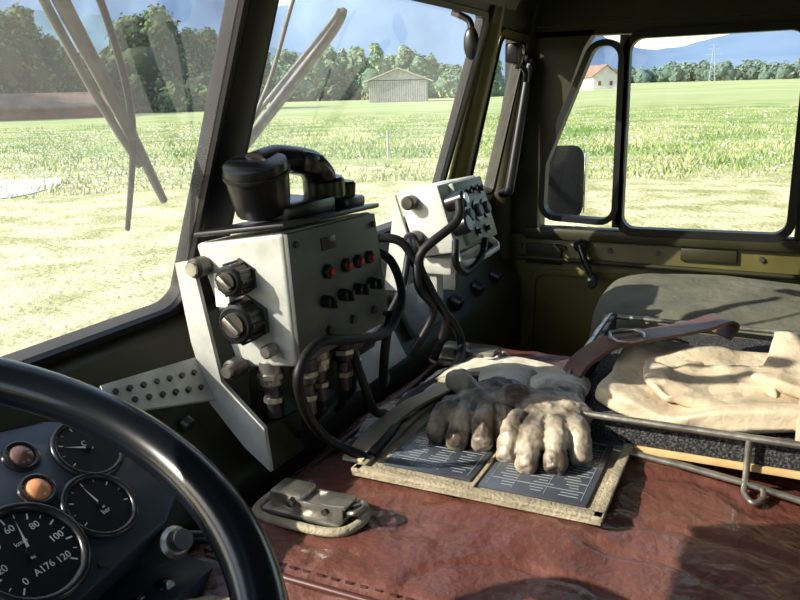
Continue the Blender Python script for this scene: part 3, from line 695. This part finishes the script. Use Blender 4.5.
# mountains
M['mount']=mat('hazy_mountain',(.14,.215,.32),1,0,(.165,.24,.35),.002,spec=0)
M['mountg']=mat('hazy_wooded_slope',(.12,.20,.26),1,0,(.15,.235,.28),.006,spec=0)  # bluish air haze is part of this slope's base colour
def ridge(name,prof,dist,k,depth,seed):
    b=B(name,cab=False,sharp=180);vs=[];fs=[];N=220;Kk=14
    a0,a1=prof[0][0],prof[-1][0]
    for i in range(N+1):
        th=a0+(a1-a0)*i/N
        for j in range(len(prof)-1):
            if prof[j][0]<=th<=prof[j+1][0]:
                t=(th-prof[j][0])/(prof[j+1][0]-prof[j][0]);e=prof[j][1]*(1-t)+prof[j+1][1]*t
        for q in range(Kk+1):
            u=q/Kk;d=dist-depth*(1-u);x,y=pol(th,d);H=e/785*dist
            z=H*(u**.8)*(1+.05*noise.noise(V((th*.5,u*3,seed)))+.02*noise.noise(V((th*1.7,u*6,seed))))
            vs.append((x,y,z-4))
    for i in range(N):
        for q in range(Kk):
            a=i*(Kk+1)+q;fs.append((a,a+Kk+1,a+Kk+2,a+1))
    b.add(vs,fs,k);b.done()
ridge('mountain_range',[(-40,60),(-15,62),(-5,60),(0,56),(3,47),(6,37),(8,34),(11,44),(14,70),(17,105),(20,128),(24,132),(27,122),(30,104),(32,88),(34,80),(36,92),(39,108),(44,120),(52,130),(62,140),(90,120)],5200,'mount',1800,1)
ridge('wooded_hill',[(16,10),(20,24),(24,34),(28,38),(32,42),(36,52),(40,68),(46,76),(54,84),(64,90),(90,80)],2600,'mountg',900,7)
# buildings
def house(name,th,r,w,l,hw,hr,yaw,wall,roof,win='brownwall',boards=False):
    x,y=pol(th,r);z=terr(x,y)-.3;b=B(name,cab=False);a=math.radians(yaw);ux=V((math.cos(a),math.sin(a),0));uy=V((-math.sin(a),math.cos(a),0));o=V((x,y,z))
    def q(i,j,k):return o+ux*i+uy*j+V((0,0,k))
    g0=[q(-w/2,-l/2,0),q(w/2,-l/2,0),q(w/2,-l/2,hw),q(0,-l/2,hw+hr),q(-w/2,-l/2,hw)]
    b.prism(g0,uy*l,wall)
    ov=w*.10;sl=hr/(w/2)
    for s in (-1,1):
        p=[q(0,-l/2-ov,hw+hr+.05),q(s*(w/2+ov),-l/2-ov,hw-sl*ov+.05),q(s*(w/2+ov),l/2+ov,hw-sl*ov+.05),q(0,l/2+ov,hw+hr+.05)]
        b.prism(p,(0,0,.35),roof)
    if boards:
        nb=26
        for i in range(nb):
            t=-w/2+w*(i+.5)/nb;b.box(q(t,-l/2-.06,hw*.5),(.10,.12,hw),'dark',rot=Matrix.Rotation(a,3,'Z'))
        for i in range(nb):
            t=-l/2+l*(i+.5)/nb
            for s in (-1,1):b.box(q(s*(w/2+.06),t,hw*.5),(.12,.10,hw),'dark',rot=Matrix.Rotation(a,3,'Z'))
        b.box(q(0,-l/2-.08,hw+.05),(w,.16,.25),'dark',rot=Matrix.Rotation(a,3,'Z'))
    else:
        for s in (-.25,.22):
            b.box(q(s*w,-l/2-.03,hw*.45),(w*.12,.1,hw*.3),win,rot=Matrix.Rotation(a,3,'Z'))
            b.box(q(w/2+.03,s*l,hw*.5),(.1,l*.08,hw*.25),win,rot=Matrix.Rotation(a,3,'Z'))
    b.done()
house('barn',25.3,262,18,24,6.8,3.4,-66,'barn','barnroof',boards=True)
house('farmhouse',50.3,136,6,26,2.1,1.7,-130,'brownwall','shedroof','dark')
house('farmhouse',11.6,300,9,14,5,3.2,-55,'plaster','tile')
b=B('power_pylon',cab=False);x,y=pol(4.3,610);z=terr(x,y);H=25
for sx,sy in ((-1,-1),(1,-1),(1,1),(-1,1)):b.tube([(x+2*sx,y+2*sy,z),(x+.3*sx,y+.3*sy,z+H)],.16,'pylon',seg=5,sm=1)
for i in range(8):
    t=i/8;t2=(i+1)/8;w0=2-1.7*t;w1_=2-1.7*t2
    for sy in (-1,1):
        b.tube([(x,y+sy*w0,z+H*t),(x,y-sy*w1_,z+H*t2)],.10,'pylon',seg=4,sm=1)
for hh,ww in ((H*.72,5),(H*.86,4),(H*.97,3)):b.tube([(x,y-ww,z+hh),(x,y+ww,z+hh)],.14,'pylon',seg=5,sm=1)
b.done()
b=B('fence_post',cab=False)
x,y=pol(26.2,30);b.cyl((x,y,-.1),(x,y,1.1),.04,'barn');b.done()
# ------------------------------------------------------------------ light
w=bpy.data.worlds.new('sky');bpy.context.scene.world=w;w.use_nodes=True;nt=w.node_tree
sk=nt.nodes.new('ShaderNodeTexSky');sk.sky_type='NISHITA';sk.sun_disc=False
sd=V((-.55,.60,.50)).normalized()
sk.sun_elevation=math.asin(sd.z);sk.sun_rotation=math.atan2(sd.x,sd.y)
sk.air_density=1.2;sk.dust_density=1.5
bg=nt.nodes['Background'];bg.inputs['Strength'].default_value=.32;nt.links.new(sk.outputs[0],bg.inputs['Color'])
l=bpy.data.lights.new('sun','SUN');l.energy=8.3;l.angle=.009;l.color=(1,.94,.82)
so=bpy.data.objects.new('sun',l);bpy.context.scene.collection.objects.link(so);so.rotation_euler=sd.to_track_quat('Z','Y').to_euler();so.location=(-20,15,20)
# ------------------------------------------------------------------ camera
yaw=math.radians(25.6);p=math.radians(14.7);ro=math.radians(1.4)
F=V((math.cos(yaw)*math.cos(p),math.sin(yaw)*math.cos(p),-math.sin(p)));R0=V((math.sin(yaw),-math.cos(yaw),0));U0=R0.cross(F)
Rr=R0*math.cos(ro)-U0*math.sin(ro);Ur=Rr.cross(F)
cam=bpy.data.cameras.new('camera');co=bpy.data.objects.new('camera',cam);bpy.context.scene.collection.objects.link(co)
m=Matrix((Rr,Ur,-F)).transposed().to_4x4();m.translation=(0,0,EYE);co.matrix_world=m
cam.sensor_width=36;cam.lens=36*785/800;cam.clip_start=.02;cam.clip_end=20000
bpy.context.scene.camera=co
bpy.context.scene.view_settings.view_transform='Standard'
